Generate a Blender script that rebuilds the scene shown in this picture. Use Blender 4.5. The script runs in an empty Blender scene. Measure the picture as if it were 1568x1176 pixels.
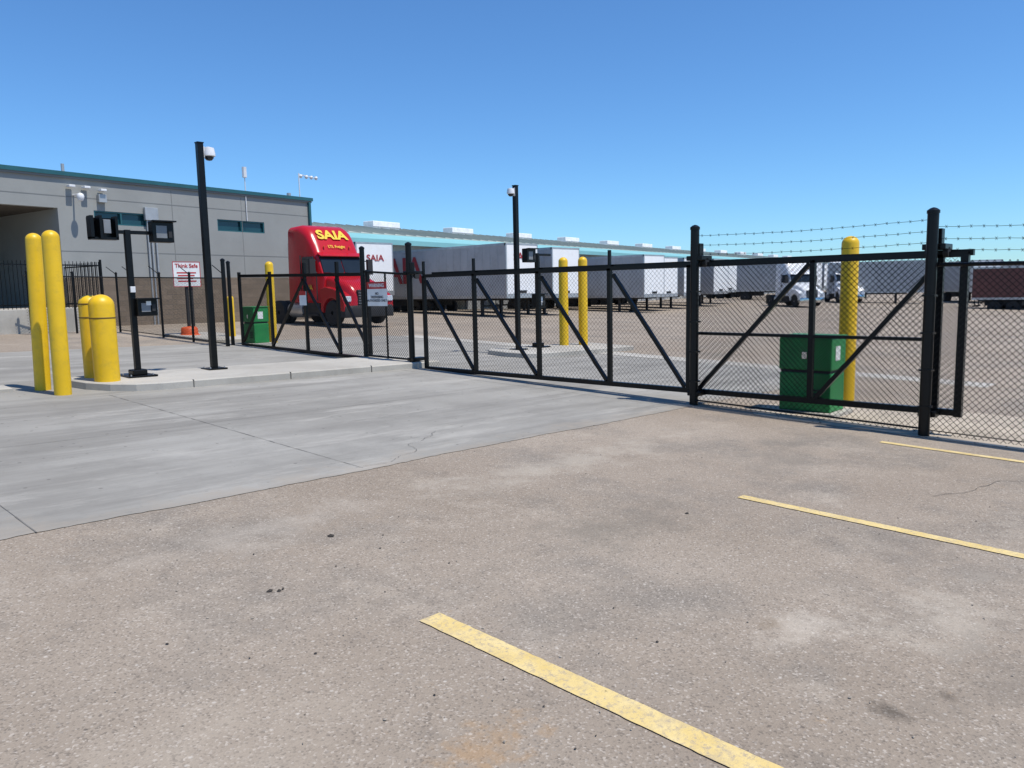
import bpy, bmesh, math, random
from mathutils import Vector, Matrix
random.seed(7)
sc=bpy.context.scene
E=1.75
def cl(x,a,b):return max(a,min(b,x))
def g(x,y):return -.022*cl(x,-20,50)+.028*cl(y,-30,40)

# ---------------------------------------------------------------- materials
def newmat(name):
    m=bpy.data.materials.new(name);m.use_nodes=True
    nt=m.node_tree;b=nt.nodes['Principled BSDF']
    return m,nt,b
def N(nt,t,**k):
    n=nt.nodes.new(t)
    for a,v in k.items():setattr(n,a,v)
    return n
def mixc(nt,fac,a,b,mode='MIX'):
    n=nt.nodes.new('ShaderNodeMix');n.data_type='RGBA';n.blend_type=mode
    for idx,v in ((0,fac),(6,a),(7,b)):
        if isinstance(v,bpy.types.NodeSocket):nt.links.new(v,n.inputs[idx])
        elif idx==0:n.inputs[0].default_value=v
        else:n.inputs[idx].default_value=(v[0],v[1],v[2],1)
    return n.outputs[2]
def ramp(nt,inp,a,b,ca=0,cb=1):
    n=nt.nodes.new('ShaderNodeMapRange');n.inputs[1].default_value=a;n.inputs[2].default_value=b
    n.inputs[3].default_value=ca;n.inputs[4].default_value=cb
    nt.links.new(inp,n.inputs[0]);return n.outputs[0]
def noise(nt,vec,scale,detail=4,rough=.55):
    n=nt.nodes.new('ShaderNodeTexNoise');n.inputs['Scale'].default_value=scale
    n.inputs['Detail'].default_value=detail;n.inputs['Roughness'].default_value=rough
    nt.links.new(vec,n.inputs['Vector']);return n.outputs['Fac']
def bump(nt,b,h,st=.2,d=.01):
    n=nt.nodes.new('ShaderNodeBump');n.inputs['Strength'].default_value=st;n.inputs['Distance'].default_value=d
    nt.links.new(h,n.inputs['Height']);nt.links.new(n.outputs[0],b.inputs['Normal'])
def math_(nt,op,a,b=None,c=None):
    n=nt.nodes.new('ShaderNodeMath');n.operation=op
    for i,v in enumerate((a,b,c)):
        if v is None:continue
        if isinstance(v,(int,float)):n.inputs[i].default_value=v
        else:nt.links.new(v,n.inputs[i])
    return n.outputs[0]
def simple(name,col,rough=.5,metal=0,var=.12,scale=3,bmp=0,bscale=40,spec=None,dirt=None):
    m,nt,b=newmat(name)
    tc=nt.nodes.new('ShaderNodeTexCoord').outputs['Object']
    f=noise(nt,tc,scale,5)
    f=ramp(nt,f,.3,.7)
    lo=[c*(1-var) for c in col];hi=[min(1,c*(1+var)) for c in col]
    c=mixc(nt,f,lo,hi)
    if dirt:
        d=ramp(nt,noise(nt,tc,scale*2.3,8,.7),.5,.75,0,dirt[1]);c=mixc(nt,d,c,dirt[0])
    nt.links.new(c,b.inputs['Base Color'])
    b.inputs['Roughness'].default_value=rough;b.inputs['Metallic'].default_value=metal
    if spec is not None:b.inputs['Specular IOR Level'].default_value=spec
    if bmp:bump(nt,b,noise(nt,tc,bscale,4),bmp)
    return m
M={}
M['black']=simple('black_powder_coat',(.0045,.0045,.0045),.33,0,.3,6,spec=.28)
M['wire']=simple('black_vinyl_wire',(.005,.005,.005),.6,0,.2,6,spec=.2)
M['yellow']=simple('bollard_yellow_plastic',(.76,.47,.008),.42,0,.07,3,dirt=((.42,.28,.04),.45))
M['groove']=simple('bollard_groove',(.16,.09,.01),.6)
M['green']=simple('gate_operator_green',(.014,.22,.05),.5,0,.18,4,dirt=((.08,.2,.08),.5))
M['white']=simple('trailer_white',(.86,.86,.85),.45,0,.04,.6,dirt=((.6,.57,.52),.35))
M['side']=simple('trailer_side_shaded',(.44,.435,.42),.5,0,.1,.7,dirt=((.25,.235,.21),.5))  # white trailer sides, their shade darkened into the base colour
M['alu']=simple('aluminium_trim',(.5,.5,.49),.4,.6)
M['galv']=simple('galvanised_steel',(.42,.43,.43),.45,.4)
M['rubber']=simple('tyre_rubber',(.018,.018,.018),.85)
M['dark']=simple('dark_underframe',(.02,.02,.021),.7)
M['red']=simple('truck_red_paint',(.46,.008,.014),.25,0,.06,2,dirt=((.3,.02,.02),.3))
M['whitepaint']=simple('truck_white_paint',(.75,.76,.77),.25,0,.05,2)
M['glass']=simple('tinted_glass',(.015,.02,.024),.06,0,.1,2)
M['bglass']=simple('window_teal_glass',(.01,.05,.065),.08,0,.1,2)
M['chrome']=simple('chrome',(.7,.7,.7),.15,1)
M['lamp']=simple('headlamp_lens',(.6,.65,.7),.1)
M['signred']=simple('sign_red',(.45,.02,.02),.5)
M['signwhite']=simple('sign_white',(.75,.75,.73),.5)
M['logoyel']=simple('logo_yellow',(.75,.5,.03),.45)
M['logored']=simple('logo_red',(.34,.03,.035),.5)
M['text']=simple('sign_text_grey',(.12,.12,.13),.6)
M['orange']=simple('traffic_orange',(.6,.09,.02),.5)
M['teal']=simple('roof_trim_teal',(.02,.10,.115),.4)
M['roof']=simple('metal_roof_pale',(.40,.425,.375),.8,.0,.08,.15,spec=.2)
M['ltteal']=simple('canopy_teal_sheet',(.22,.47,.48),.6,.0,.08,.3,spec=.3)
M['skyl']=simple('skylight_white',(.86,.86,.84),.5)
M['stucco']=simple('wall_grey_stucco',(.285,.29,.275),.85,0,.07,.5,.25,60,dirt=((.23,.235,.22),.4))
M['stucco2']=simple('wall_dark_band',(.19,.195,.19),.85,0,.07,.5)
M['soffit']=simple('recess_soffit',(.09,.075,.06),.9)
M['contred']=simple('container_oxide_red',(.13,.045,.035),.6,0,.15,.5,dirt=((.08,.05,.04),.5))
M['stone']=simple('pebbles',(.3,.26,.21),.9,0,.4,30)
M['twig']=simple('dark_debris',(.04,.033,.027),.9,0,.4,30)
M['keyface']=simple('keypad_face',(.2,.21,.22),.4)
M['iron']=simple('cam_white_plastic',(.7,.7,.7),.4)
M['termwall']=simple('terminal_wall',(.42,.43,.42),.8,0,.08,.3)
M['doorgrey']=simple('dock_door',(.25,.26,.27),.6)

def cmu():
    m,nt,b=newmat('split_face_block')
    tc=nt.nodes.new('ShaderNodeTexCoord').outputs['Object']
    mp=N(nt,'ShaderNodeMapping');mp.inputs['Rotation'].default_value=(math.radians(90),0,0)
    nt.links.new(tc,mp.inputs[0])
    br=nt.nodes.new('ShaderNodeTexBrick');nt.links.new(mp.outputs[0],br.inputs['Vector'])
    br.inputs['Scale'].default_value=1;br.inputs['Brick Width'].default_value=.4;br.inputs['Row Height'].default_value=.2
    br.inputs['Mortar Size'].default_value=.008
    br.inputs['Color1'].default_value=(.26,.2,.145,1);br.inputs['Color2'].default_value=(.2,.155,.11,1);br.inputs['Mortar'].default_value=(.14,.12,.1,1)
    c=mixc(nt,ramp(nt,noise(nt,tc,25,6),.35,.7,0,.5),br.outputs['Color'],(.14,.11,.085))
    nt.links.new(c,b.inputs['Base Color']);b.inputs['Roughness'].default_value=.95
    bump(nt,b,noise(nt,tc,30,5),.6,.02);return m
M['cmu']=cmu()

def asphalt(name,base=(.222,.180,.138),alt=(.285,.238,.188)):
    m,nt,b=newmat(name)
    tc=nt.nodes.new('ShaderNodeTexCoord').outputs['Object']
    n1=ramp(nt,noise(nt,tc,.28,6,.6),.35,.68)
    c=mixc(nt,n1,base,alt)
    n2=ramp(nt,noise(nt,tc,.62,8,.68),.49,.64,0,.7)
    c=mixc(nt,n2,c,(.17,.15,.126))
    n3=ramp(nt,noise(nt,tc,1.3,9,.75),.54,.7,0,.6)
    c=mixc(nt,n3,c,(.345,.295,.235))
    n5=ramp(nt,noise(nt,tc,3.1,9,.75),.56,.68,0,.45)
    c=mixc(nt,n5,c,(.135,.115,.095))
    n4=ramp(nt,noise(nt,tc,5.5,9,.8),.63,.71,0,.55)
    c=mixc(nt,n4,c,(.30,.195,.10))
    v=nt.nodes.new('ShaderNodeTexVoronoi');v.inputs['Scale'].default_value=105;nt.links.new(tc,v.inputs['Vector'])
    sep=nt.nodes.new('ShaderNodeSeparateColor');nt.links.new(v.outputs['Color'],sep.inputs[0])
    c=mixc(nt,ramp(nt,sep.outputs[0],.82,1,0,.55),c,(.46,.41,.35))
    c=mixc(nt,ramp(nt,sep.outputs[1],.74,1,0,.55),c,(.08,.068,.058))
    v2=nt.nodes.new('ShaderNodeTexVoronoi');v2.inputs['Scale'].default_value=30;nt.links.new(tc,v2.inputs['Vector'])
    sep2=nt.nodes.new('ShaderNodeSeparateColor');nt.links.new(v2.outputs['Color'],sep2.inputs[0])
    spot=math_(nt,'MULTIPLY',ramp(nt,sep2.outputs[0],.95,.965),ramp(nt,v2.outputs['Distance'],.34,.16))
    c=mixc(nt,math_(nt,'MULTIPLY',spot,.55),c,(.5,.46,.4))
    spot=math_(nt,'MULTIPLY',ramp(nt,sep2.outputs[1],.965,.98),ramp(nt,v2.outputs['Distance'],.34,.16))
    c=mixc(nt,math_(nt,'MULTIPLY',spot,.6),c,(.06,.05,.045))
    c=mixc(nt,ramp(nt,noise(nt,tc,150,3),.3,.7,0,.2),c,(.13,.112,.092))
    s=nt.nodes.new('ShaderNodeSeparateXYZ');nt.links.new(tc,s.inputs[0])
    wob={}
    def blob(x,y,rx,ry,amt,col,edge=.5,ns=9,wa=.9):
        nonlocal c
        if ns not in wob:wob[ns]=noise(nt,tc,ns,9,.72)
        dx=math_(nt,'DIVIDE',math_(nt,'SUBTRACT',s.outputs[0],x),rx)
        dy=math_(nt,'DIVIDE',math_(nt,'SUBTRACT',s.outputs[1],y),ry)
        d=math_(nt,'SQRT',math_(nt,'ADD',math_(nt,'MULTIPLY',dx,dx),math_(nt,'MULTIPLY',dy,dy)))
        d=math_(nt,'ADD',d,ramp(nt,wob[ns],.25,.75,-wa,wa))
        c=mixc(nt,ramp(nt,d,1.0,edge,0,amt),c,col)
    blob(3.29,.98,.085,.11,.7,(.06,.05,.04),.1,9,.6)
    blob(3.6,.85,.05,.05,.65,(.08,.065,.05),.1,9,.6)
    blob(3.5,.45,.045,.08,.6,(.08,.065,.05),.1,9,.6)
    blob(2.9,.62,.04,.05,.6,(.08,.065,.05),.1,9,.6)
    blob(3.94,1.6,.42,.2,.5,(.40,.35,.285),.0,4,1.4)
    blob(4.5,1.1,.8,.3,.4,(.39,.345,.28),.0,4,1.4)
    blob(3.9,.7,.7,.3,.4,(.13,.112,.092),.0,4,1.4)
    blob(3.75,1.72,.13,.06,.5,(.17,.13,.09),.1,9)
    blob(4.8,3.3,1.0,.5,.5,(.14,.123,.10),.0,2,1.3)
    blob(8.0,3.6,1.6,.6,.42,(.13,.118,.1),.0,2,1.3)
    blob(6.0,4.9,2.4,.4,.45,(.34,.3,.245),.0,2,1.3)
    blob(2.7,5.0,1.6,.35,.4,(.33,.29,.24),.0,2,1.3)
    blob(1.2,2.6,.8,.5,.3,(.33,.28,.22),.0,4,1.3)
    blob(1.9,2.0,.3,.15,.5,(.3,.185,.09),.0,9,1.3)
    blob(5.6,1.5,.7,.5,.4,(.14,.12,.1),.0,4,1.4)
    # sun-bleached overall
    c=mixc(nt,1.0,c,(1.25,1.25,1.25),'MULTIPLY')
    nt.links.new(c,b.inputs['Base Color']);b.inputs['Roughness'].default_value=.95
    b.inputs['Specular IOR Level'].default_value=.15
    h=math_(nt,'ADD',noise(nt,tc,90,4),math_(nt,'MULTIPLY',v.outputs['Distance'],.6))
    bump(nt,b,h,.4,.005)
    return m
M['asphalt']=asphalt('aged_asphalt')

def concrete(name,c1=(.268,.254,.225),c2=(.325,.31,.278),tyre=True):
    m,nt,b=newmat(name)
    tc=nt.nodes.new('ShaderNodeTexCoord').outputs['Object']
    c=mixc(nt,ramp(nt,noise(nt,tc,.4,6,.6),.35,.65),c1,c2)
    c=mixc(nt,ramp(nt,noise(nt,tc,1.4,8,.7),.48,.75,0,.5),c,[x*.68 for x in c1])
    c=mixc(nt,ramp(nt,noise(nt,tc,18,6,.7),.55,.75,0,.3),c,[x*.6 for x in c1])
    if tyre:
        mp=N(nt,'ShaderNodeMapping');mp.inputs['Scale'].default_value=(.12,1.1,1)
        nt.links.new(tc,mp.inputs[0])
        c=mixc(nt,ramp(nt,noise(nt,mp.outputs[0],1.3,6,.65),.46,.66,0,.7),c,(.178,.167,.148))
        mp2=N(nt,'ShaderNodeMapping');mp2.inputs['Scale'].default_value=(.3,1.2,1);mp2.inputs['Location'].default_value=(7,3,0)
        nt.links.new(tc,mp2.inputs[0])
        c=mixc(nt,ramp(nt,noise(nt,mp2.outputs[0],1.1,8,.72),.54,.68,0,.7),c,(.43,.405,.36))
        s=nt.nodes.new('ShaderNodeSeparateXYZ');nt.links.new(tc,s.inputs[0])
        e=math_(nt,'ADD',s.outputs[1],ramp(nt,noise(nt,tc,2.5,8,.7),.25,.75,-.5,.5))
        c=mixc(nt,ramp(nt,e,6.35,5.9,0,.55),c,(.33,.285,.23))
        n=ramp(nt,noise(nt,tc,3.5,9,.8),.62,.68,0,.7)
        c=mixc(nt,n,c,(.12,.112,.098))
        v=nt.nodes.new('ShaderNodeTexVoronoi');v.inputs['Scale'].default_value=9;nt.links.new(tc,v.inputs['Vector'])
        sep=nt.nodes.new('ShaderNodeSeparateColor');nt.links.new(v.outputs['Color'],sep.inputs[0])
        c=mixc(nt,math_(nt,'MULTIPLY',math_(nt,'MULTIPLY',ramp(nt,sep.outputs[0],.9,.92),ramp(nt,v.outputs['Distance'],.2,.12)),.6),c,(.1,.09,.08))
    nt.links.new(c,b.inputs['Base Color']);b.inputs['Roughness'].default_value=.88
    b.inputs['Specular IOR Level'].default_value=.2
    bump(nt,b,noise(nt,tc,70,4),.25,.004);return m
M['conc']=concrete('apron_concrete')
M['kerb']=concrete('kerb_concrete',(.36,.335,.29),(.46,.435,.385),False)
M['joint']=simple('joint_filler_grey',(.15,.14,.125),.95,0,.35,2)
M['crack']=simple('crack_dark',(.09,.078,.065),.95,0,.3,5)
M['dirt']=simple('dry_dirt',(.40,.34,.265),.95,0,.2,2,.5,60,dirt=((.22,.185,.14),.5))
def stripe():
    m,nt,b=newmat('worn_yellow_paint')
    tc=nt.nodes.new('ShaderNodeTexCoord').outputs['Object']
    c=mixc(nt,ramp(nt,noise(nt,tc,6,6),.3,.7),(.62,.45,.15),(.7,.55,.26))
    w=ramp(nt,noise(nt,tc,34,9,.8),.51,.6,0,.8)
    c=mixc(nt,w,c,(.35,.29,.215))
    w=ramp(nt,noise(nt,tc,4,9,.8),.5,.62,0,.5)
    c=mixc(nt,w,c,(.4,.32,.21))
    nt.links.new(c,b.inputs['Base Color']);b.inputs['Roughness'].default_value=.85
    bump(nt,b,noise(nt,tc,90,4),.4,.005);return m
M['stripe']=stripe()

# ---------------------------------------------------------------- geometry helpers
def mk(name,verts,faces,mat,parent=None,smooth=False,loc=(0,0,0),rot=(0,0,0),bevel=0,flip=True):
    me=bpy.data.meshes.new(name);me.from_pydata(verts,[],faces)
    bm=bmesh.new();bm.from_mesh(me)
    if flip:bmesh.ops.recalc_face_normals(bm,faces=bm.faces)
    if bevel:
        bmesh.ops.bevel(bm,geom=[e for e in bm.edges if e.calc_face_angle(0)>.5],offset=bevel,segments=2,affect='EDGES',profile=.5)
    bm.to_mesh(me);bm.free()
    me.materials.append(M[mat] if isinstance(mat,str) else mat)
    if smooth:
        for p in me.polygons:p.use_smooth=True
        try:me.set_sharp_from_angle(angle=math.radians(40))
        except Exception:pass
    ob=bpy.data.objects.new(name,me);bpy.context.collection.objects.link(ob)
    ob.location=loc;ob.rotation_euler=rot
    if parent:ob.parent=parent
    return ob
def root(name,x,y,z=None,rz=0):
    e=bpy.data.objects.new(name,None);bpy.context.collection.objects.link(e)
    e.empty_display_size=.2
    e.location=(x,y,g(x,y) if z is None else z);e.rotation_euler=(0,0,rz);return e
def boxvf(a,b):
    x0,y0,z0=a;x1,y1,z1=b
    v=[(x0,y0,z0),(x1,y0,z0),(x1,y1,z0),(x0,y1,z0),(x0,y0,z1),(x1,y0,z1),(x1,y1,z1),(x0,y1,z1)]
    f=[(0,3,2,1),(4,5,6,7),(0,1,5,4),(1,2,6,5),(2,3,7,6),(3,0,4,7)]
    return v,f
def box(n,a,b,mat,p=None,bevel=0,**k):
    v,f=boxvf(a,b);return mk(n,v,f,mat,p,bevel=bevel,**k)
def boxes(n,lst,mat,p=None):
    V=[];Fc=[]
    for a,b in lst:
        v,f=boxvf(a,b);o=len(V);V+=v;Fc+=[tuple(i+o for i in q) for q in f]
    return mk(n,V,Fc,mat,p)
def tubevf(p0,p1,r,seg=8,cap=True,r1=None):
    p0=Vector(p0);p1=Vector(p1);d=(p1-p0).normalized()
    up=Vector((0,0,1)) if abs(d.z)<.95 else Vector((1,0,0))
    a=d.cross(up).normalized();b=d.cross(a)
    r1=r if r1 is None else r1
    off=math.pi/4 if seg==4 else 0
    V=[p0+r*(math.cos(off+2*math.pi*i/seg)*a+math.sin(off+2*math.pi*i/seg)*b) for i in range(seg)]
    V+=[p1+r1*(math.cos(off+2*math.pi*i/seg)*a+math.sin(off+2*math.pi*i/seg)*b) for i in range(seg)]
    Fc=[(i,(i+1)%seg,seg+(i+1)%seg,seg+i) for i in range(seg)]
    if cap:Fc+=[tuple(range(seg))[::-1],tuple(range(seg,2*seg))]
    return [tuple(v) for v in V],Fc
def tubes(n,lst,mat,p=None,seg=8,cap=True,smooth=True):
    V=[];Fc=[]
    for t in lst:
        v,f=tubevf(t[0],t[1],t[2],seg,cap,t[3] if len(t)>3 else None);o=len(V);V+=v;Fc+=[tuple(i+o for i in q) for q in f]
    return mk(n,V,Fc,mat,p,smooth=smooth and seg>4,flip=cap)
def sqtubes(n,lst,mat,p=None):
    return tubes(n,[(a,b,r*1.414) for a,b,r in lst],mat,p,seg=4)
def lathe(n,prof,mat,p=None,seg=28,loc=(0,0,0),rot=(0,0,0)):
    V=[];Fc=[]
    for r_,z in prof:
        for i in range(seg):
            a=2*math.pi*i/seg;V.append((r_*math.cos(a),r_*math.sin(a),z))
    for j in range(len(prof)-1):
        for i in range(seg):
            Fc.append((j*seg+i,j*seg+(i+1)%seg,(j+1)*seg+(i+1)%seg,(j+1)*seg+i))
    Fc.append(tuple(range(seg))[::-1]);Fc.append(tuple(range((len(prof)-1)*seg,len(prof)*seg)))
    return mk(n,V,Fc,mat,p,smooth=True,loc=loc,rot=rot)
def prism(n,outline,x0,x1,mat,p=None,bevel=0):
    k=len(outline)
    V=[(x0,a,z) for a,z in outline]+[(x1,a,z) for a,z in outline]
    Fc=[tuple(range(k)),tuple(range(k,2*k))[::-1]]+[(i,i+k,(i+1)%k+k,(i+1)%k) for i in range(k)]
    return mk(n,V,Fc,mat,p,bevel=bevel)
def sheet(n,pts,mat,off,p=None):
    return mk(n,[(x,y,g(x,y)+off) for x,y in pts],[tuple(range(len(pts)))],mat,p,flip=False)
def textobj(n,s,size,mat,p,loc,face='-Y',bold=0,sx=1):
    cu=bpy.data.curves.new(n,'FONT');cu.body=s;cu.size=size;cu.align_x='CENTER';cu.align_y='CENTER';cu.extrude=.002;cu.offset=bold
    cu.materials.append(M[mat]);ob=bpy.data.objects.new(n,cu);bpy.context.collection.objects.link(ob)
    ob.parent=p;ob.location=loc;ob.rotation_euler=(math.radians(90),0,0 if face=='-Y' else math.radians(-90));ob.scale=(sx,1,1);return ob
def loft(n,stations,mat,p=None,smooth=True,loc=(0,0,0)):
    V=[];Fc=[];k=0
    for f,hb,ht,zb,zt,rd in stations:
        pts=[]
        rd=min(rd,(zt-zb)*.45,ht*.9)
        pts.append((hb-rd*.3,zb));pts.append((hb,zb+rd*.3))
        pts.append((hb*.5+ht*.5+.01,(zb+zt)/2))
        for a in range(0,91,15):
            aa=math.radians(a);pts.append((ht-rd+rd*math.cos(aa),zt-rd+rd*math.sin(aa)))
        pts=pts+[(-x,z) for x,z in pts[::-1]]
        k=len(pts);V+=[(x,-f,z) for x,z in pts]
    m=len(stations)
    for j in range(m-1):
        for i in range(k):
            Fc.append((j*k+i,j*k+(i+1)%k,(j+1)*k+(i+1)%k,(j+1)*k+i))
    Fc.append(tuple(range(k)));Fc.append(tuple(range((m-1)*k,m*k))[::-1])
    return mk(n,V,Fc,mat,p,smooth=smooth,loc=loc)
def wheel(p,x,y,r=.5,w=.28,n='wheel',side=1):
    prof=[(r*.55,-w/2),(r*.93,-w/2),(r,-w*.35),(r,w*.35),(r*.93,w/2),(r*.55,w/2)]
    lathe(n+'_tyre',prof,'rubber',p,24,(x,y,r),(0,math.radians(90),0))
    lathe(n+'_rim',[(r*.54,-w*.3),(r*.54,w*.3),(r*.42,w*.36),(r*.2,w*.2),(r*.16,w*.5),(.02,w*.5)],'alu',p,20,(x,y,r),(0,math.radians(90 if side>0 else -90),0))

# ---------------------------------------------------------------- ground
xs=[-2500,-20,50,2500];ys=[-2500,-30,40,2500]
V=[(x,y,g(x,y)) for y in ys for x in xs]
Fc=[(j*4+i,j*4+i+1,(j+1)*4+i+1,(j+1)*4+i) for j in range(3) for i in range(3)]
mk('ground',V,Fc,'asphalt',flip=False)
road=root('concrete_driveway',0,0,0)
edge=[];x=-16
while x<16.4:
    base=5.99+.018*math.sin(x*1.3)+.01*math.sin(x*3.7+1)
    edge.append((x,base+random.uniform(-.01,.01)));x+=random.uniform(.03,.1)
sheet('slab',edge+[(16.4,5.95),(16.4,21.5),(-16,21.5)],'conc',.005,road)
JV=[];JF=[]
def jline(x0,y0,x1,y1,w,off):
    n_=60
    for i in range(n_):
        ta=i/n_;tb=(i+1)/n_
        ax=x0+(x1-x0)*ta;ay=y0+(y1-y0)*ta;bx=x0+(x1-x0)*tb;by=y0+(y1-y0)*tb
        ww=w*random.uniform(.35,1.1)
        if abs(x1-x0)>abs(y1-y0):q=[(ax,ay-ww),(bx,by-ww),(bx,by+ww),(ax,ay+ww)]
        else:q=[(ax-ww,ay),(ax+ww,ay),(bx+ww,by),(bx-ww,by)]
        o=len(JV);JV.extend([(x_,y_,g(x_,y_)+off) for x_,y_ in q]);JF.append((o,o+1,o+2,o+3))
for a in [(1.48,6.0,1.48,21.4),(4.25,6.05,4.25,12.6),(9.9,6.0,9.9,12.6),(13.1,6.02,13.1,21.4),(-1.4,6.05,-1.4,21.4)]:jline(*a,.0048,.009)
for a in [(-16,9.3,16.3,9.3),(-16,17,16.3,17)]:jline(*a,.0042,.012)
mk('saw_cut_joints',JV,JF,'joint',road,flip=False)
CV=[];CF=[]
def crack(x,y,ang,L,w,off):
    s=0;a0=ang
    while s<L:
        nx=x+.05*math.cos(ang);ny=y+.05*math.sin(ang);a2=ang+1.57
        ww=w*random.uniform(.3,1)
        q=[(x-ww*math.cos(a2),y-ww*math.sin(a2)),(nx-ww*math.cos(a2),ny-ww*math.sin(a2)),(nx+ww*math.cos(a2),ny+ww*math.sin(a2)),(x+ww*math.cos(a2),y+ww*math.sin(a2))]
        o=len(CV);CV.extend([(a,b,g(a,b)+off) for a,b in q]);CF.append((o,o+1,o+2,o+3))
        x,y=nx,ny;ang+=random.uniform(-.45,.45);s+=.05
        ang=ang*.9+a0*.1
for x,y,a,L,w,o in [(4.2,6.1,.05,2.2,.003,.014),(7.2,1.9,-.5,2.5,.0035,.004),(9.2,4.6,-.9,1.6,.003,.004),(6.4,5.7,-.6,1.1,.002,.004)]:
    crack(x,y,a,L,w,o)
mk('pavement_cracks',CV,CF,'crack',flip=False)
sheet('valley_gutter',[(16.45,3.5),(17.3,3.5),(17.3,21),(16.45,21)],'kerb',.006,road)
for nm,x,w in [('a',2.52,.07),('b',5.97,.055),('c',9.42,.055),('d',-.9,.06)]:
    r_=root('parking_line',0,0,0)
    L=[];Rr=[];y=3.05
    while y>-4.5:
        L.append((x-w+random.uniform(-.0025,.0025),y+random.uniform(-.003,.003)));Rr.append((x+w+random.uniform(-.0025,.0025),y));y-=random.uniform(.02,.06)
    sheet('paint',L+Rr[::-1],'stripe',.006,r_)
dp=[(10.15,-12),(12.6,-12)]
y=-11.5
while y<5:
    dp.append((12.75+.25*math.sin(y*1.1)+random.uniform(-.08,.08),y));y+=.25
dp+=[(11.2,5.3),(10.5,5.2)]
y=5.0
while y>-11.8:
    dp.append((10.12+random.uniform(-.05,.05),y));y-=.2
sheet('dirt_strip',dp,'dirt',.005)

def island(name,pts,h=.13):
    r_=root(name,0,0,0);k=len(pts)
    cx=sum(a for a,b in pts)/k;cy=sum(b for a,b in pts)/k
    V=[(x,y,g(x,y)-.1) for x,y in pts]+[(x,y,g(x,y)+h-.02) for x,y in pts]
    ins=[(x+(.025 if x<cx else -.025),y+(.025 if y<cy else -.025)) for x,y in pts]
    V+=[(x,y,g(x,y)+h) for x,y in ins]
    Fc=[(i,(i+1)%k,k+(i+1)%k,k+i) for i in range(k)]+[(k+i,k+(i+1)%k,2*k+(i+1)%k,2*k+i) for i in range(k)]+[tuple(range(2*k,3*k))]
    mk('kerb',V,Fc,'kerb',r_)
    return r_
isl=island('concrete_island',[(11,12.66),(5.1,12.66),(4.72,12.76),(4.42,13.02),(4.2,13.45),(4.12,13.9),(4.2,14.25),(4.5,14.4),(11,14.4)])
boxes('kerb_joint',[((x-.006,12.648,g(x,12.66)-.05),(x+.006,12.7,g(x,12.66)+.135)) for x in (5.6,7.4,9.2)],'joint',isl)
island('concrete_island',[(18.2,12.6),(14.2,12.6),(13.9,12.8),(13.8,13.4),(13.9,14.1),(14.2,14.35),(18.2,14.35)])
island('concrete_island',[(3.3,13.9),(-9,13.9),(-9,14.35),(3.3,14.35)],.07)
island('sidewalk',[(10.2,21.6),(11.8,21.6),(11.8,25),(10.2,25)],.1)
zi=lambda x,y:g(x,y)+.13

# ---------------------------------------------------------------- bollards
def bollard(x,y,h,r_,z=None,grooves=(),lean=0):
    b=root('yellow_bollard',x,y,z)
    prof=[(r_*1.0,-.02),(r_,h-r_)]+[(r_*math.cos(math.radians(a)),h-r_+r_*.9*math.sin(math.radians(a))) for a in (15,30,45,60,75,87)]
    lathe('sleeve',prof,'yellow',b,32)
    for q in grooves:lathe('groove',[(r_+.001,h*q-.012),(r_+.004,h*q-.006),(r_+.004,h*q+.006),(r_+.001,h*q+.012)],'groove',b,32)
    b.rotation_euler=(math.radians(lean)*.72,math.radians(lean)*.69,0)
    return b
bollard(3.70,13.85,2.47,.115,lean=1.8);bollard(3.76,13.08,2.49,.12,lean=.6)
bollard(4.54,14.02,1.39,.165,zi(4.5,14),(.72,.88))
bollard(4.51,13.38,1.41,.19,zi(4.47,13.38),(.72,))
bollard(11.65,20.8,2.37,.12)
bollard(16.75,13.95,2.45,.13,zi(16.7,13.9));bollard(17.3,13.7,2.48,.13,zi(17.3,13.7))
bollard(12.6,4.64,2.62,.13)
bollard(11.3,22.6,1.35,.1)

# ---------------------------------------------------------------- poles / keypads
def baseplate(p,s=.16):
    box('base_plate',(-s,-s,-.005),(s,s,.025),'black',p,.006)
    tubes('anchor_bolts',[((a,b,.02),(a,b,.05),.012) for a in (-s*.75,s*.75) for b in (-s*.75,s*.75)],'galv',p)
def dome(p,x,z,s=1):
    box('camera_arm',(min(0,x),-.02,z),(max(0,x),.02,z+.04),'iron',p,.004)
    lathe('camera_housing',[(.03*s,.12*s),(.1*s,.1*s),(.12*s,.0),(.12*s,-.05*s),(.1*s,-.06*s)],'iron',p,20,(x,0,z-.04))
    lathe('camera_dome',[(.005,-.14*s),(.05*s,-.13*s),(.085*s,-.09*s),(.09*s,-.05*s)],'glass',p,20,(x,0,z-.04))
def campole(x,y,h,side=1,s=1,z=None,w=.055):
    p=root('camera_pole',x,y,z)
    box('mast',(-w,-w,0),(w,w,h),'black',p,.008);baseplate(p,.18)
    box('pole_cap',(-w-.006,-w-.006,h),(w+.006,w+.006,h+.02),'black',p)
    dome(p,.17*side,h-.12,s)
    boxes('mount_plate',[((side*w-.01,-.04,h-.25),(side*w+.02,.04,h-.05))],'iron',p);return p
campole(6.6,14.0,4.1,1,.95,zi(6.6,14))
campole(14.55,13.65,4.12,-1,.8,zi(14.55,13.65))
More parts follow.
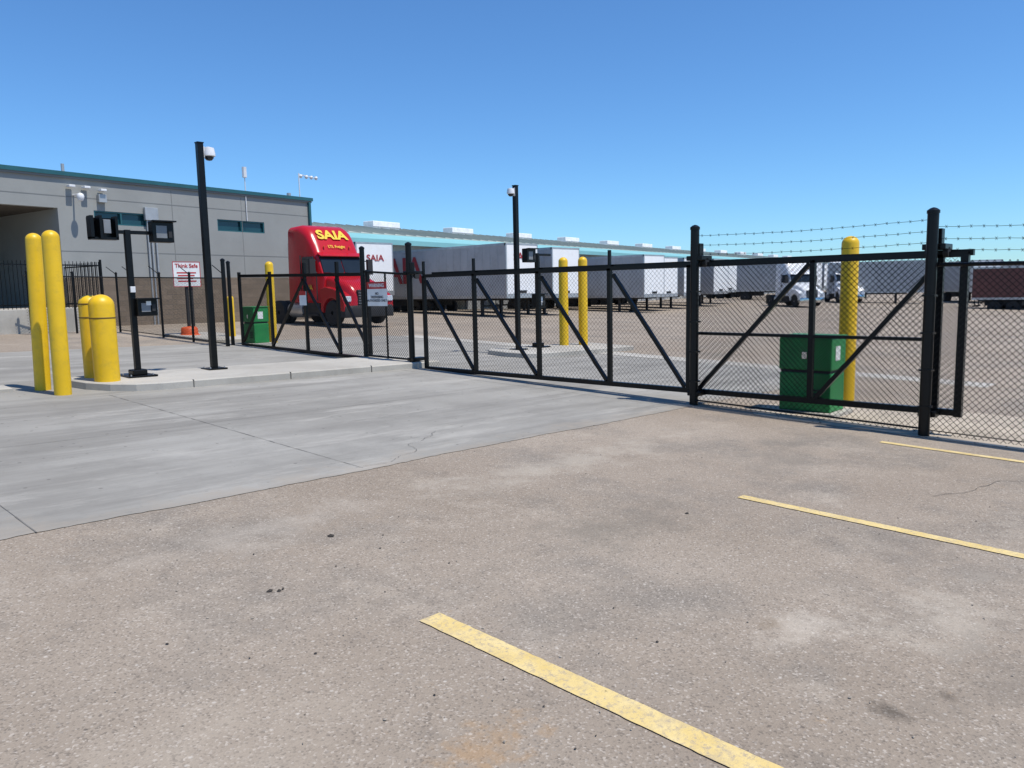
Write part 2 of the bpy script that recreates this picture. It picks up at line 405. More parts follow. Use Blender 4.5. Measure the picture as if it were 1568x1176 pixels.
def keypad(x,y,h,kind,z):
    p=root('access_keypad_post',x,y,z)
    box('post',(-.045,-.045,0),(.045,.045,h),'black',p,.005);baseplate(p,.24)
    box('base_block',(-.12,-.12,.02),(.12,.12,.12),'black',p,.02)
    box('cross_arm',(-.3,-.025,h-.07),(.55,.025,h-.01),'black',p,.004)
    def unit(n,x0,z0,w,hh,d=.16):
        box(n+'_housing',(x0,-d,z0),(x0+w,.03,z0+hh),'black',p,.012)
        box(n+'_hood',(x0-.02,-d-.09,z0+hh-.02),(x0+w+.02,-d+.01,z0+hh+.005),'black',p,.004)
        box(n+'_face',(x0+.06,-d-.006,z0+.07),(x0+w-.12,-d+.004,z0+hh-.08),'keyface',p,.003)
        box(n+'_reader',(x0+w-.1,-d-.02,z0+.08),(x0+w-.04,-d+.004,z0+.2),'dark',p,.003)
    if kind==1:
        unit('call_box',.36,h-.2,.36,.36)
        boxes('reader_bracket',[((-.6,-.14,h-.16),(-.55,.03,h+.2)),((-.48,-.2,h-.16),(-.44,.0,h+.2)),((-.22,-.14,h-.16),(-.18,.03,h+.2)),((-.6,-.14,h-.18),(-.18,.03,h-.14)),((-.6,.03,h-.16),(-.18,.05,h+.18))],'black',p)
        box('reader_face',(-.41,-.16,h-.08),(-.3,-.12,h+.14),'keyface',p,.006)
        unit('keypad',.02,1.02,.33,.3)
        boxes('keypad_label',[((.16,-.17,1.2),(.24,-.165,1.27))],'signwhite',p)
        box('low_reader',(-.04,-.08,1.42),(.04,-.044,1.52),'iron',p,.005)
    else:
        unit('call_box',-.55,h-.25,.34,.36)
        unit('keypad',-.2,1.05,.33,.38)
        boxes('keypad_label',[((-.1,-.17,1.2),(.02,-.165,1.35))],'signwhite',p)
    return p
keypad(5.12,13.72,2.46,1,zi(5.12,13.7))
keypad(15.6,13.9,2.5,2,zi(15.6,13.9))

# ---------------------------------------------------------------- gates and fence
def chainlink(n,y0,y1,x,zb0,zb1,H,parent,r_=.0021,d=.075,axis='y'):
    L=abs(y1-y0);lst=[]
    def P(a,w):
        t=a/L;zz=zb0+(zb1-zb0)*t+w;yy=y0+(y1-y0)*t
        return (x,yy,zz) if axis=='y' else (yy,x,zz)
    k=-H
    while k<L:
        a0=max(0,k);w0=a0-k;a1=min(L,k+H);w1=a1-k
        if a1-a0>.01:
            lst.append((P(a0,w0),P(a1,w1),r_))
            lst.append((P(L-a0,w0),P(L-a1,w1),r_))
        k+=d
    V=[];Fc=[]
    for t in lst:
        v,f=tubevf(t[0],t[1],t[2],3,False);o=len(V);V+=v;Fc+=[tuple(i+o for i in q) for q in f]
    return mk(n,V,Fc,'wire',parent,flip=False)
def post(n,x,y,h,p,r_=.065):
    z=g(x,y)
    lathe(n,[(r_,-.05),(r_,h-.04),(r_+.008,h-.04),(r_+.008,h-.005),(r_*.6,h+.02),(.01,h+.03)],'black',p,20,(x,y,z))
def rollers(p,x,y,z):
    box('roller_bracket',(x-.03,y-.13,z-.05),(x+.28,y+.13,z+.02),'black',p,.01)
    box('roller_plate',(x+.0,y-.08,z-.02),(x+.12,y+.08,z+.2),'black',p,.01)
    lathe('roller_wheel',[(.03,-.03),(.06,-.03),(.06,.03),(.03,.03)],'dark',p,16,(x+.14,y-.1,z-.08),(math.radians(90),0,0))
    lathe('roller_wheel',[(.03,-.03),(.06,-.03),(.06,.03),(.03,.03)],'dark',p,16,(x+.14,y+.1,z-.08),(math.radians(90),0,0))

GX=10.5
gt=root('sliding_gate',0,0,0)
zb,zt=.135,2.05
r1=.034
fr=[((GX,12.5,zb),(GX,2.5,zb),.038),((GX,12.5,zt),(GX,2.5,zt),r1),((GX+.08,12.3,zt+.035),(GX+.08,2.45,zt+.02),.037)]
for y in (12.5,11.0,9.33,7.75,6.25,4.35,2.78,2.52):
    top=zt+.3 if y in (12.5,11.0,9.33,7.75) else zt
    fr.append(((GX,y,zb-.02 if y>2.6 else zb-.05),(GX,y,zt),r1*(1.25 if y==2.52 else 1)))
    if top>zt:fr.append(((GX,y,zt),(GX,y,top),.022))
fr+=[((GX,6.2,1.02),(GX,2.78,1.02),.022)]
sqtubes('frame',fr,'black',gt)
dg=[]
for a,b in ((12.5,11.0),(11.0,9.33),(9.33,7.75),(7.75,6.25)):
    dg.append(((GX-.01,a-.08,zt-.1),(GX-.01,b+.06,zb+.05),.028))
dg+=[((GX-.01,6.1,zb),(GX-.01,4.4,zt-.05),.028),((GX-.01,4.3,zb),(GX-.01,2.8,zt-.1),.028)]
sqtubes('diagonal_braces',dg,'black',gt)
chainlink('mesh_infill',12.48,2.55,GX+.03,zb,zb,zt-zb,gt,.0022,.078)

gt2=root('sliding_gate',0,0,0)
H2=1.9
def zz(y):return .24+(y-14.4)*.02
fr=[((GX,14.45,zz(14.45)),(GX,20.4,zz(20.4)),.038),((GX,14.45,zz(14.4)+H2),(GX,20.4,zz(20.4)+H2),.038)]
ys2=(14.45,15.65,17.06,18.75,20.4)
for y in ys2:fr.append(((GX,y,zz(y)),(GX,y,zz(y)+H2+(.3 if y in(15.65,17.06) else .1)),r1))
sqtubes('frame',fr,'black',gt2)
sqtubes('diagonal_braces',[((GX-.01,a+.05,zz(a)+H2-.1),(GX-.01,b-.05,zz(b)+.05),.028) for a,b in ((15.65,14.45),(17.06,15.65))]+[((GX-.01,a,zz(a)+.1),(GX-.01,b,zz(b)+H2-.1),.028) for a,b in ((20.3,18.8),(18.7,17.1))],'black',gt2)
chainlink('mesh_infill',14.45,20.4,GX+.03,zz(14.45),zz(20.4),H2,gt2,.0026,.078)
box('gate_sign',(GX-.06,16.95,1.45),(GX-.045,17.25,1.8),'signwhite',gt2)
box('gate_sign_header',(GX-.064,16.95,1.7),(GX-.0605,17.25,1.8),'signred',gt2)

fn=root('chain_link_fence',0,0,0)
FX=10.3
for x,y,h in ((10.36,12.8,2.6),(10.33,6.06,2.66),(10.24,2.82,2.72),(10.24,-.3,2.5),(10.24,-3.4,2.5),(10.24,-6.5,2.5),(10.24,-9.6,2.5)):
    post('post',x,y,h,fn,.064 if y>2 else .045)
post('post',10.3,14.35,2.55,fn,.055)
for y,z in ((12.8,2.14),(6.06,2.16),(2.82,2.16)):
    rollers(fn,10.33,y,z)
for y,z in ((6.06,.1),(2.82,.1),(12.8,.3)):
    box('guide_bracket',(10.3,y-.1,z-.02),(10.66,y+.1,z+.05),'black',fn,.01)
boxes('tension_bands',[((x-.07,y-.07,g(x,y)+z),(x+.07,y+.07,g(x,y)+z+.025)) for x,y in ((10.33,6.06),(10.24,2.82)) for z in (.35,.8,1.25,1.7)],'black',fn)
gr=lambda y:g(FX,y)
sqtubes('rails',[((FX,12.8,2.1),(FX,14.35,2.2),.022),((FX,12.8,.32),(FX,14.35,.34),.02),((FX,13.55,.3),(FX,13.55,2.16),.015)],'black',fn)
tubes('rails_round',[((FX,2.82,1.93),(FX,-12,1.72),.024),((FX,6.06,gr(6.06)+.08),(FX,2.82,gr(2.82)+.08),.012),((FX,2.8,gr(2.8)+.07),(FX,-12,gr(-12)+.07),.006)],'black',fn)
chainlink('mesh_main',6.0,2.88,FX-.01,gr(6)+.03,gr(2.9)+.03,2.13,fn,.0031)
chainlink('mesh_run',2.76,-12,FX-.035,gr(2.8)+.03,gr(-12)+.03,2.1,fn,.0035)
chainlink('mesh_panel',14.3,12.85,FX-.0,.31,.3,1.84,fn,.0033,.07)
bw=[];barb=[]
for k,(za,zb_,zc) in enumerate(((2.2,2.2,2.09),(2.33,2.33,2.22),(2.47,2.47,2.36))):
    for (ya,z0),(yb,z1) in (((6.06,za),(2.82,zb_)),((2.82,zc+.02),(-.3,zc-.05)),((-.3,zc-.05),(-3.4,zc-.1)),((-3.4,zc-.1),(-6.5,zc-.16)),((-6.5,zc-.16),(-9.6,zc-.22))):
        n_=24;prev=None
        for i in range(n_+1):
            t=i/n_;y=ya+(yb-ya)*t;z=z0+(z1-z0)*t-.03*math.sin(math.pi*t)+random.uniform(-.003,.003)
            if prev:bw.append((prev,(10.3,y,z),.0034))
            prev=(10.3,y,z)
            barb.append(((10.3,y-.012,z-.018),(10.3,y+.012,z+.018),.0026));barb.append(((10.3,y+.01,z-.018),(10.3,y-.01,z+.018),.0026))
tubes('barbed_wire',bw,'wire',fn,4,False);tubes('barbs',barb,'wire',fn,3,False)
ns=root('no_trespassing_sign',10.24,13.78,1.44)
box('panel',(0,-.35,0),(.012,.35,.52),'signwhite',ns,.003);box('header',(-.004,-.35,.37),(-.001,.35,.52),'signred',ns)
textobj('lettering','NO\nTRESPASSING\nAUTHORIZED ONLY',.075,'text',ns,(-.005,0,.19),'-X',.001)
textobj('title','WARNING',.11,'signwhite',ns,(-.008,0,.44),'-X',.002)
lf=root('perimeter_fence',0,0,0)
pp=[(9.95,20.2),(9.95,22.3),(9.95,24.4),(9.95,26.5),(9.95,27.9)]
for i,(x,y) in enumerate(pp):post('post',x,y,2.35 if i==0 else 2.0,lf,.055 if i==0 else .035)
post('post',10.25,20.5,2.3,lf,.05)
tubes('rails',[((9.95,20.2,g(9.95,20.2)+1.85),(9.95,27.9,g(9.95,27.9)+1.85),.02),((9.95,20.2,g(9.95,20.2)+.08),(9.95,27.9,g(9.95,27.9)+.08),.012)],'black',lf)
chainlink('mesh',20.2,27.9,9.95,g(9.95,20.2)+.05,g(9.95,27.9)+.05,1.8,lf,.003,.09)
tubes('rails_b',[((9.95,27.9,g(9.95,27.9)+1.85),(7.2,27.9,g(7.2,27.9)+1.85),.02)],'black',lf)
for x in (8.6,7.3):post('post',x,27.9,2.0,lf,.035)
chainlink('mesh_b',7.2,9.95,27.9,g(7.2,27.9)+.05,g(9.95,27.9)+.05,1.8,lf,.003,.09,'x')
tubes('outriggers',[((9.95,y,g(9.95,y)+1.95),(9.65,y,g(9.95,y)+2.2),.012) for x,y in pp],'black',lf)

def operator(x,y,s=1,w=.68,d=.45,h=1.1):
    p=root('gate_operator_box',x,y)
    box('pad',(-.1,-.1,-.03),(d+.1,w+.1,.05),'kerb',p,.01)
    box('lower_cabinet',(0,0,.05),(d,w,.60),'green',p,.015)
    box('seam',(.015,.015,.60),(d-.015,w-.015,.64),'dark',p)
    box('upper_cabinet',(-.01,-.01,.64),(d+.01,w+.01,h),'green',p,.02)
    box('lid',(-.025,-.025,h),(d+.025,w+.025,h+.025),'green',p,.01)
    box('label',(.12,-.016,h-.32),(.28,-.0125,h-.12),'signwhite',p)
    box('lock',(-.03,w*.45,h-.3),(-.012,w*.55,h-.2),'chrome',p,.003)
    boxes('vents',[((-.014,w*.15,.2+i*.05),(-.002,w*.4,.22+i*.05)) for i in range(4)],'dark',p)
    return p
operator(10.78,4.18,w=.74,d=.5);operator(10.75,20.2,w=.6,h=1.05)

sg=root('safety_sign',10.6,24.0)
lathe('base',[(.34,0),(.34,.08),(.26,.12),(.24,.3),(.2,.34),(.05,.36)],'orange',sg,24)
box('post',(-.04,-.04,.3),(.04,.04,1.7),'dark',sg)
box('post_brace',(.12,-.03,.3),(.18,.03,1.6),'dark',sg)
sp=box('panel',(-.42,-.07,1.58),(.44,-.05,2.35),'signwhite',sg,.004)
textobj('title','Think Safe',.17,'signred',sg,(.01,-.075,2.22),'-Y',.003)
boxes('lettering',[((-.3+.03*(i%2),-.074,1.99-i*.085),(.3-.05*(i%3),-.071,2.03-i*.085)) for i in range(4)],'signred',sg)
boxes('border',[((-.42,-.0745,1.58),(.44,-.0715,1.6)),((-.42,-.0745,2.33),(.44,-.0715,2.35)),((-.42,-.0745,1.6),(-.4,-.0715,2.33)),((.42,-.0745,1.6),(.44,-.0715,2.33))],'signred',sg)

def scatter(nm,mat,gen):
    pv=[];pf=[]
    for x,y,s in gen:
        o=len(pv);z=g(x,y)+.005
        st=random.uniform(.4,1);an=random.uniform(0,3.14)
        for k in range(5):
            a=k*1.256;rr=s*random.uniform(.6,1.3);u=rr*math.cos(a);v=rr*math.sin(a)*st
            pv.append((x+u*math.cos(an)-v*math.sin(an),y+u*math.sin(an)+v*math.cos(an),z))
        pv.append((x,y,z+s*.5))
        for k in range(5):pf.append((o+k,o+(k+1)%5,o+5))
    mk(nm,pv,pf,mat)
scatter('gravel','stone',[(random.uniform(10.3,12.4),random.uniform(-4,5.3),random.uniform(.008,.03)) for i in range(320)]+[(random.uniform(.8,10),random.uniform(.3,6),random.uniform(.003,.009)) for i in range(420)])
scatter('debris','twig',[(random.uniform(.8,10),random.uniform(.3,6),random.uniform(.003,.010)) for i in range(110)]+[(random.uniform(10.1,10.5),random.uniform(-3,6),random.uniform(.008,.025)) for i in range(50)]+[(2.9,4.55,.026),(2.1,3.95,.024),(2.14,3.92,.018),(2.17,3.93,.016),(5.2,3.1,.018)])

# ---------------------------------------------------------------- trucks
def truck(name,x,y,paint,rz=0,logo=False,scale=1):
    p=root(name,x,y,None,rz);p.scale=(scale,)*3
    loft('cab_body',[(0,1.2,1.12,.95,3.9,.18),(.05,1.22,1.15,.93,3.98,.25),(.75,1.22,1.13,.9,4.02,.3),(1.05,1.22,1.1,.9,3.93,.35),(1.25,1.22,1.09,.9,3.8,.36),(1.4,1.22,1.08,.9,3.62,.35),(1.65,1.22,1.06,.9,3.25,.35),(1.82,1.22,1.04,.9,2.92,.3),(1.9,1.22,1.02,.9,2.78,.2),(2.25,1.2,1.02,.9,2.05,.12),(2.35,1.15,1.0,.9,1.9,.1)],paint,p)
    loft('hood',[(2.2,1.02,.96,.9,1.97,.18),(2.7,1.0,.92,.85,1.88,.2),(3.2,.95,.85,.8,1.74,.22),(3.55,.88,.76,.7,1.55,.22),(3.72,.8,.66,.65,1.32,.2),(3.8,.72,.58,.62,1.1,.15)],paint,p)
    QF=[(0,1,2,3),(4,7,6,5),(0,4,5,1),(1,5,6,2),(2,6,7,3),(3,7,4,0)]
    def pane(n,x0,x1,z0,z1,f0,f1):
        mk(n,[(x0,-f0-.02,z0),(x1,-f0-.02,z0),(x1*.97,-f1-.02,z1),(x0*.97,-f1-.02,z1),(x0,-f0+.05,z0),(x1,-f0+.05,z0),(x1*.97,-f1+.05,z1),(x0*.97,-f1+.05,z1)],QF,'glass',p)
    pane('windshield_right',-.97,-.02,2.08,2.74,2.26,1.94);pane('windshield_left',.02,.97,2.08,2.74,2.26,1.94)
    mk('sun_visor',[(-1.02,-1.86,2.86),(1.02,-1.86,2.86),(.98,-2.1,2.72),(-.98,-2.1,2.72),(-1.02,-1.86,2.89),(1.02,-1.86,2.89),(.98,-2.11,2.75),(-.98,-2.11,2.75)],QF,paint,p)
    for s in (-1,1):
        xo=s*1.2
        vs=[(xo,-2.0,2.05),(xo,-1.05,2.05),(xo*.985,-1.05,2.72),(xo*.985,-1.8,2.72)]
        mk('side_window',[(a+s*.005,b,c) for a,b,c in vs]+[(a-s*.06,b,c) for a,b,c in vs],QF,'glass',p)
        boxes('door_seams',[((min(s*1.19,s*1.232),-.98,1.0),(max(s*1.19,s*1.232),-.965,2.8)),((min(s*1.19,s*1.232),-2.1,1.0),(max(s*1.19,s*1.232),-2.085,1.95)),((min(s*1.2,s*1.235),-1.2,1.75),(max(s*1.2,s*1.235),-1.05,1.8))],'dark',p)
        boxes('mirror',[((min(s*1.25,s*1.5),-2.12,2.0),(max(s*1.25,s*1.5),-2.0,2.62))],'dark',p)
        tubes('mirror_arm',[((s*1.15,-2.0,2.55),(s*1.35,-2.06,2.55),.02),((s*1.15,-2.05,2.08),(s*1.35,-2.06,2.1),.02)],'dark',p)
        boxes('steps',[((min(s*.8,s*1.2),-2.05,.38),(max(s*.8,s*1.2),-.9,.46)),((min(s*.8,s*1.18),-2.0,.66),(max(s*.8,s*1.18),-.95,.72)),((min(s*.8,s*1.12),-2.1,.46),(max(s*.8,s*1.12),-.9,.9))],'dark',p)
        lathe('fuel_tank',[(.3,-.55),(.32,-.5),(.32,.5),(.3,.55)],'alu',p,20,(s*.88,-.3,.62),(math.radians(90),0,0))
        arch=[(-2.22,.6),(-2.2,1.45),(-2.6,1.52),(-3.2,1.42),(-3.65,1.2),(-3.82,.9),(-3.82,.55),(-3.56,.55)]+[(-2.95+.6*math.cos(math.radians(a)),.5+.6*math.sin(math.radians(a))) for a in range(180,-1,-20)]
        prism('fender',arch,min(s*.78,s*1.17),max(s*.78,s*1.17),paint,p,bevel=.03)
        box('headlamp',(min(s*.84,s*1.14),-3.86,.92),(max(s*.84,s*1.14),-3.62,1.14),'lamp',p,.03)
        wheel(p,s*1.0,-2.95,.5,.28,'front_wheel',s)
        wheel(p,s*1.05,.95,.5,.28,'drive_wheel',s);wheel(p,s*.72,.95,.5,.28,'inner_drive_wheel',s)
        tubes('marker_lights',[((s*.6,-1.75,3.12),(s*.6,-1.83,3.12),.03)],'orange',p)
        tubes('frame_step',[((s*.43,1.9,.75),(s*.43,-3.5,.75),.08)],'dark',p,4)
        mk('mudflap',[(s*.6,1.6,.2),(s*1.15,1.6,.2),(s*1.15,1.6,1.0),(s*.6,1.6,1.0),(s*.6,1.62,.2),(s*1.15,1.62,.2),(s*1.15,1.62,1.0),(s*.6,1.62,1.0)],QF,'rubber',p)
    box('chassis',(-.45,-3.5,.6),(.45,1.9,.88),'dark',p)
    lathe('fifth_wheel',[(.05,0),(.45,0),(.45,.06),(.05,.08)],'dark',p,20,(0,.9,1.1))
    box('fifth_wheel_mount',(-.4,.5,.88),(.4,1.3,1.1),'dark',p)
    lathe('exhaust_stack',[(.06,0),(.06,2.4),(.05,2.45)],'chrome',p,14,(-.95,.25,.9))
    loft('bumper',[(3.6,1.18,1.16,.32,.78,.08),(3.85,1.15,1.13,.32,.78,.1),(3.98,.95,.93,.34,.74,.1)],'dark' if logo else 'chrome',p)
    box('grille',(-.52,-3.84,.7),(.52,-3.7,1.38),'dark',p,.04)
    boxes('grille_bars',[((-.5,-3.86,.75+i*.1),(.5,-3.835,.765+i*.1)) for i in range(6)],'galv',p)
    boxes('wipers',[((-.7,-2.33,2.05),(-.1,-2.3,2.08)),((.1,-2.33,2.05),(.7,-2.3,2.08))],'dark',p)
    if logo:
        t=textobj('roof_logo','SAIA',.6,'logoyel',p,(0,-1.47,3.60),'-Y',.022,1.15)
        t.rotation_euler=(math.radians(55),0,0)
        t2=textobj('roof_logo_small','LTL Freight',.17,'logoyel',p,(0,-1.77,3.13),'-Y',.003)
        t2.rotation_euler=(math.radians(62),0,0)
        textobj('door_logo','SAIA',.3,'logoyel',p,(-1.235,-1.5,1.5),'-X',.004)
    return p
truck('semi_truck',18.75,29.7,'red',0,True,1.03)
truck('semi_truck',67,30,'whitepaint',math.radians(-35))
truck('semi_truck',80,30.5,'whitepaint',math.radians(-50))

def trailer(x,y,L=14.6,rz=0,body='side',H=4.1,logo=None,name='semi_trailer'):
    p=root(name,x,y,None,rz);W=2.6
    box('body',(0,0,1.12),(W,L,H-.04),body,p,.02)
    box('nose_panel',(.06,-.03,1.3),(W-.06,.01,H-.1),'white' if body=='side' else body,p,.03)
    boxes('nose_posts',[((-.015,-.02,1.1),(.1,.08,H)),((W-.1,-.02,1.1),(W+.015,.08,H))],'alu',p)
    boxes('rails',[((-.02,0,1.08),(.02,L,1.26)),((W-.02,0,1.08),(W+.02,L,1.26)),((-.015,0,H-.14),(.04,L,H)),((W-.04,0,H-.14),(W+.015,L,H)),((0,-.035,H-.1),(W,0.02,H)),((0,-.035,1.08),(W,.02,1.28))],'alu',p)
    rb=[]
    yy=.6
    while yy<L-.2:
        rb.append(((-.012,yy,1.27),(.02,yy+.035,H-.15)));rb.append(((W-.02,yy,1.27),(W+.012,yy+.035,H-.15)));yy+=.61
    boxes('side_posts',rb,body,p)
    boxes('landing_gear',[((.45,2.4,.1),(.6,2.55,1.1)),((W-.6,2.4,.1),(W-.45,2.55,1.1)),((.4,2.3,.02),(.65,2.65,.1)),((W-.65,2.3,.02),(W-.4,2.65,.1)),((.5,2.44,.6),(W-.5,2.52,.68))],'dark',p)
    box('underframe',(.7,1.5,.95),(W-.7,L-.3,1.1),'dark',p)
    box('rear_bogie',(.6,L-3.4,.6),(W-.6,L-.8,1.0),'dark',p)
    for a in ((L-2.9,L-1.6) if L>10 else (L-1.6,)):
        for xx,s in ((.2,-1),(W-.2,1)):wheel(p,xx,a,.5,.3,'wheel',s)
        wheel(p,.55,a,.5,.28,'inner_wheel',-1)
    boxes('underride_guard',[((.1,L-.12,.5),(W-.1,L-.02,.62)),((.6,L-.1,.6),(.7,L-.04,1.1)),((W-.7,L-.1,.6),(W-.6,L-.04,1.1))],'dark',p)
    boxes('gladhands',[((W/2-.3,-.06,1.35),(W/2+.3,-.03,1.5))],'dark',p)
    if logo:
        textobj('side_logo','SAIA',2.2,'logored',p,(-.03,9.3,2.75),'-X',.05,1.0)
        textobj('nose_logo','SAIA',.6,'logored',p,(W/2,-.05,3.35),'-Y',.01,1.2)
    elif L<9 and body=='side' and y>36:
        textobj('nose_logo','SAIA',.5,'logored',p,(W/2,-.05,3.2),'-Y',.01,1.2)
    return p
trailer(26.0,36.8,L=8.5)
trailer(30.9,29.8,logo=True)
trailer(35.7,30.6);trailer(46.3,31.2);trailer(50.4,32.6);trailer(54.9,33.2);trailer(60.7,33.8)
trailer(66.5,36);trailer(88,36.5);trailer(95,38);trailer(41.2,36)
trailer(81,33.5,L=8.5,rz=math.radians(20))
trailer(80,22.5,L=8.5,rz=math.radians(15))
trailer(84,19.5,L=8.5,rz=math.radians(-55))
trailer(90,12,L=8.5,rz=math.radians(10))
trailer(72,3.2,L=13.5,body='contred',H=3.7,name='container_trailer')
trailer(100,-2,L=14,rz=.2)

# ---------------------------------------------------------------- office building
bd=math.radians(9.2)
ob=root('office_building',20.7,33.4,0,bd)
RT=6.28;W0=4.5;W1=5.0;SL=-34;SR=.4;D=8.3
box('wainscot',(-11.4,-.06,.1),(SR+.06,.3,2.5),'cmu',ob)
box('wall_lower',(-11.4,0,2.5),(SR,.3,W0),'stucco',ob)
boxes('wall_mid',[((-11.4,0,W0),(-10.1,.3,W1)),((-8.0,0,W0),(-4.8,.3,W1)),((-2.35,0,W0),(SR,.3,W1))],'stucco',ob)
box('wall_upper',(SL,0,W1),(SR,.3,RT-.12),'stucco',ob)
box('end_wall',(SR-.3,.3,.1),(SR,D,RT-.12),'stucco',ob)
box('pier_return',(-11.4,.3,.1),(-11.1,7,W1),'stucco',ob)
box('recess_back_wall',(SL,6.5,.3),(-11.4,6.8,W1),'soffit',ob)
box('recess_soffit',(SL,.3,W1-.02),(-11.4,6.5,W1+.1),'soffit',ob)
boxes('recess_doors',[((-15.5,6.4,1.4),(-12.8,6.5,4.3)),((-20,6.4,1.4),(-17.3,6.5,4.3))],'dark',ob)
box('roof_deck',(SL,.3,RT-.25),(SR,D,RT-.12),'stucco2',ob)
box('roof_trim',(SL-.1,-.12,RT-.12),(SR+.12,.35,RT+.03),'teal',ob)
box('roof_trim_end',(SR-.25,.35,RT-.12),(SR+.12,D,RT+.03),'teal',ob)
box('fascia_gutter',(SL,-.08,RT-.2),(SR+.06,0,RT-.12),'stucco2',ob)
boxes('reveal_lines',[((SL,-.006,5.42),(SR,.002,5.45)),((-11.4,-.006,3.45),(SR,.002,3.48)),((-6.9,-.007,2.5),(-6.87,.002,6.0)),((-3.55,-.007,2.5),(-3.53,.002,6.0))],'stucco2',ob)
box('corner_downspout',(SR-.15,-.12,.3),(SR-.03,-.0,6.1),'teal',ob)
for a,b in ((-10.1,-8.0),(-4.8,-2.35)):
    box('window_glass',(a,.12,W0),(b,.14,W1),'bglass',ob)
    m=(a+b)/2
    boxes('window_frame',[((a,.02,W0),(b,.12,W0+.05)),((a,.02,W1-.05),(b,.12,W1)),((a,.02,W0+.05),(a+.05,.12,W1-.05)),((b-.05,.02,W0+.05),(b,.12,W1-.05)),((m-.03,.02,W0+.05),(m+.03,.12,W1-.05))],'teal',ob)
tubes('conduits',[((x,-.08,.6),(x,-.08,z),.035) for x,z in ((-8.05,4.9),(-7.9,5.1),(-7.72,4.9))]+[((-8.05,-.08,4.9),(-7.72,-.08,4.9),.03)],'galv',ob)
box('conduit_box',(-8.15,-.16,4.75),(-7.6,-.02,5.25),'galv',ob,.01)
for x,z in ((-10.95,5.75),(-10.4,5.75),(-9.8,5.7)):
    box('security_camera',(x-.11,-.3,z),(x+.11,-.05,z+.09),'iron',ob,.02)  # small security cameras high on the wall, not lamps
box('wall_box',(-9.95,-.18,5.3),(-9.65,-.01,5.6),'galv',ob,.01)
tubes('cctv_arm',[((-10.8,0,5.5),(-10.8,-.45,5.5),.03)],'iron',ob)
lathe('cctv_dome',[(.01,-.16),(.08,-.14),(.12,-.06),(.13,.02),(.1,.1),(.03,.14)],'iron',ob,18,(-10.8,-.5,5.4))
tubes('antenna_mast',[((-3.3,-.05,5.0),(-3.3,-.05,7.3),.02),((-3.3,-.05,6.9),(-3.3,-.05,7.35),.1)],'iron',ob)
tubes('camera_mast',[((-.1,.1,6.3),(-.1,.1,7.45),.025),((-.1,.1,7.4),(.9,.1,7.3),.018)],'iron',ob)
for x in (0.0,.35,.65,.95):lathe('mast_camera',[(.01,-.1),(.06,-.08),(.09,0),(.06,.07)],'iron',ob,12,(x,.08,7.32))
tubes('roof_vents',[((-10.6,1,6.2),(-10.6,1,6.75),.06),((-12.2,1,6.2),(-12.2,1,6.45),.1),((.0,1,6.2),(.0,1,6.6),.1)],'galv',ob)
box('loading_dock_slab',(-34,-2.6,.2),(-11.25,6.5,1.42),'kerb',ob,.02)
rl=[]
x=-33.9
while x<-11.3:
    rl.append(((x,-2.5,1.42),(x,-2.5,2.98),.011));x+=.125
tubes('dock_railing_pickets',rl,'black',ob,5)
yy=-2.5;pk=[]
while yy<0:pk.append(((-11.35,yy,1.42),(-11.35,yy,2.98),.011));yy+=.125
tubes('dock_railing_side',pk,'black',ob,5)
sqtubes('dock_railing_rails',[((-34,-2.5,z),(-11.35,-2.5,z),.02) for z in (1.55,2.85)]+[((-11.35,-2.5,z),(-11.35,0,z),.02) for z in (1.55,2.85)]+[((x,-2.5,1.42),(x,-2.5,3.05),.03) for x in (-11.35,-13.6,-15.9,-18.2,-20.5)],'black',ob)

# ---------------------------------------------------------------- freight terminal
tm=root('freight_terminal',0,0,0,bd)
X0,X1=18,215
box('wall',(X0,39.1,-1.6),(X1,62,5.2),'termwall',tm)
def slab(n,y0,z0,y1,z1,mat,t=.12):
    return prism(n,[(y0,z0),(y1,z1),(y1,z1-t),(y0,z0-t)],X0,X1,mat,tm)
slab('eave_canopy',37.9,5.3,41,5.95,'ltteal')
slab('roof_lower',41,6.0,50,7.5,'roof');slab('roof_ridge',50,7.5,62,7.55,'roof')
V=[];Fc=[]
xx=X0
while xx<X1:
    o=len(V);V+=[(xx,41,6.0),(xx+.05,41,6.0),(xx+.05,50,7.5),(xx,50,7.5),(xx,41,6.06),(xx+.05,41,6.06),(xx+.05,50,7.56),(xx,50,7.56)]
    Fc+=[tuple(o+i for i in q) for q in [(0,3,2,1),(4,5,6,7),(0,1,5,4),(1,2,6,5),(2,3,7,6),(3,0,4,7)]];xx+=1.2
mk('standing_seams',V,Fc,'roof',tm)
for i in range(15):
    s=38.6+10.9*i
    box('skylight',(s,48.2,6.9),(s+3.4,49.4,7.84),'skyl',tm,.04)
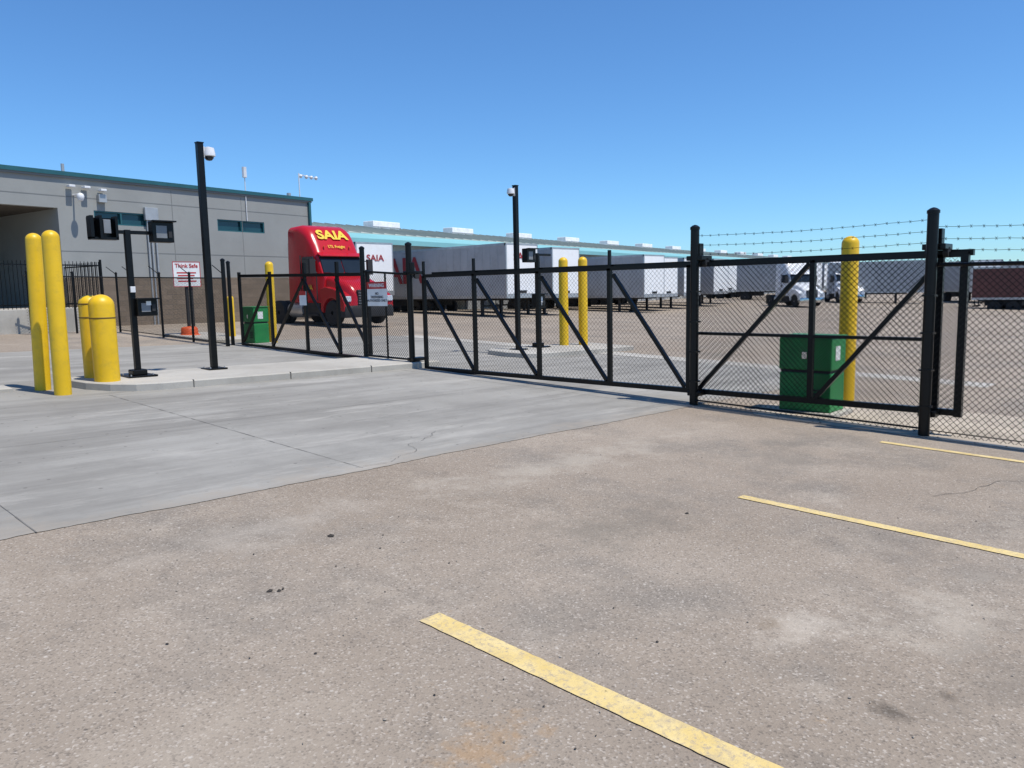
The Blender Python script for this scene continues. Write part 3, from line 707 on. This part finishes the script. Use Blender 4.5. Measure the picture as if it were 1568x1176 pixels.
boxes('skylight_frames',[((38.6+10.9*i-.05,48.15,7.3),(38.6+10.9*i+3.45,48.19,7.38)) for i in range(15)],'galv',tm)
boxes('dock_doors',[((X0+3+i*4.2,39.0,.0),(X0+5.7+i*4.2,39.1,3.0)) for i in range(44)],'doorgrey',tm)
box('fascia',(X0,37.85,4.98),(X1,37.9,5.32),'ltteal',tm)

# ---------------------------------------------------------------- light, sky, camera
sd=Vector((.12,-.43,1)).normalized()
L=bpy.data.lights.new('sun','SUN');L.energy=4.8;L.angle=math.radians(.53);L.color=(1,.95,.87)
lo=bpy.data.objects.new('sun',L);bpy.context.collection.objects.link(lo)
lo.rotation_euler=(-sd).to_track_quat('-Z','Y').to_euler();lo.location=(0,0,30)
w=bpy.data.worlds.new('World');sc.world=w;w.use_nodes=True
nt=w.node_tree;bg=nt.nodes['Background']
sky=nt.nodes.new('ShaderNodeTexSky');sky.sky_type='NISHITA';sky.sun_disc=False
sky.sun_elevation=math.asin(sd.z);sky.sun_rotation=math.atan2(sd.x,sd.y)
sky.air_density=1.0;sky.dust_density=.2;sky.ozone_density=1.6;sky.altitude=400
tint=mixc(nt,1.0,sky.outputs[0],(.58,.95,1.32),'MULTIPLY')
nt.links.new(tint,bg.inputs[0]);bg.inputs[1].default_value=.12
sc.view_settings.view_transform='Standard';sc.view_settings.look='None';sc.view_settings.exposure=0

th=math.radians(43.7);p=math.radians(7);r=math.radians(1.2)
d=Vector((math.cos(th)*math.cos(p),math.sin(th)*math.cos(p),-math.sin(p)))
R=Vector((math.sin(th),-math.cos(th),0));U=R.cross(d)
R2=R*math.cos(r)-U*math.sin(r);U2=U*math.cos(r)+R*math.sin(r)
cd=bpy.data.cameras.new('camera');cd.lens=36*1187/1568;cd.sensor_width=36;cd.clip_end=6000;cd.clip_start=.05
co=bpy.data.objects.new('camera',cd);bpy.context.collection.objects.link(co)
m=Matrix((R2,U2,-d)).transposed().to_4x4();m.translation=(0,0,E);co.matrix_world=m
sc.camera=co
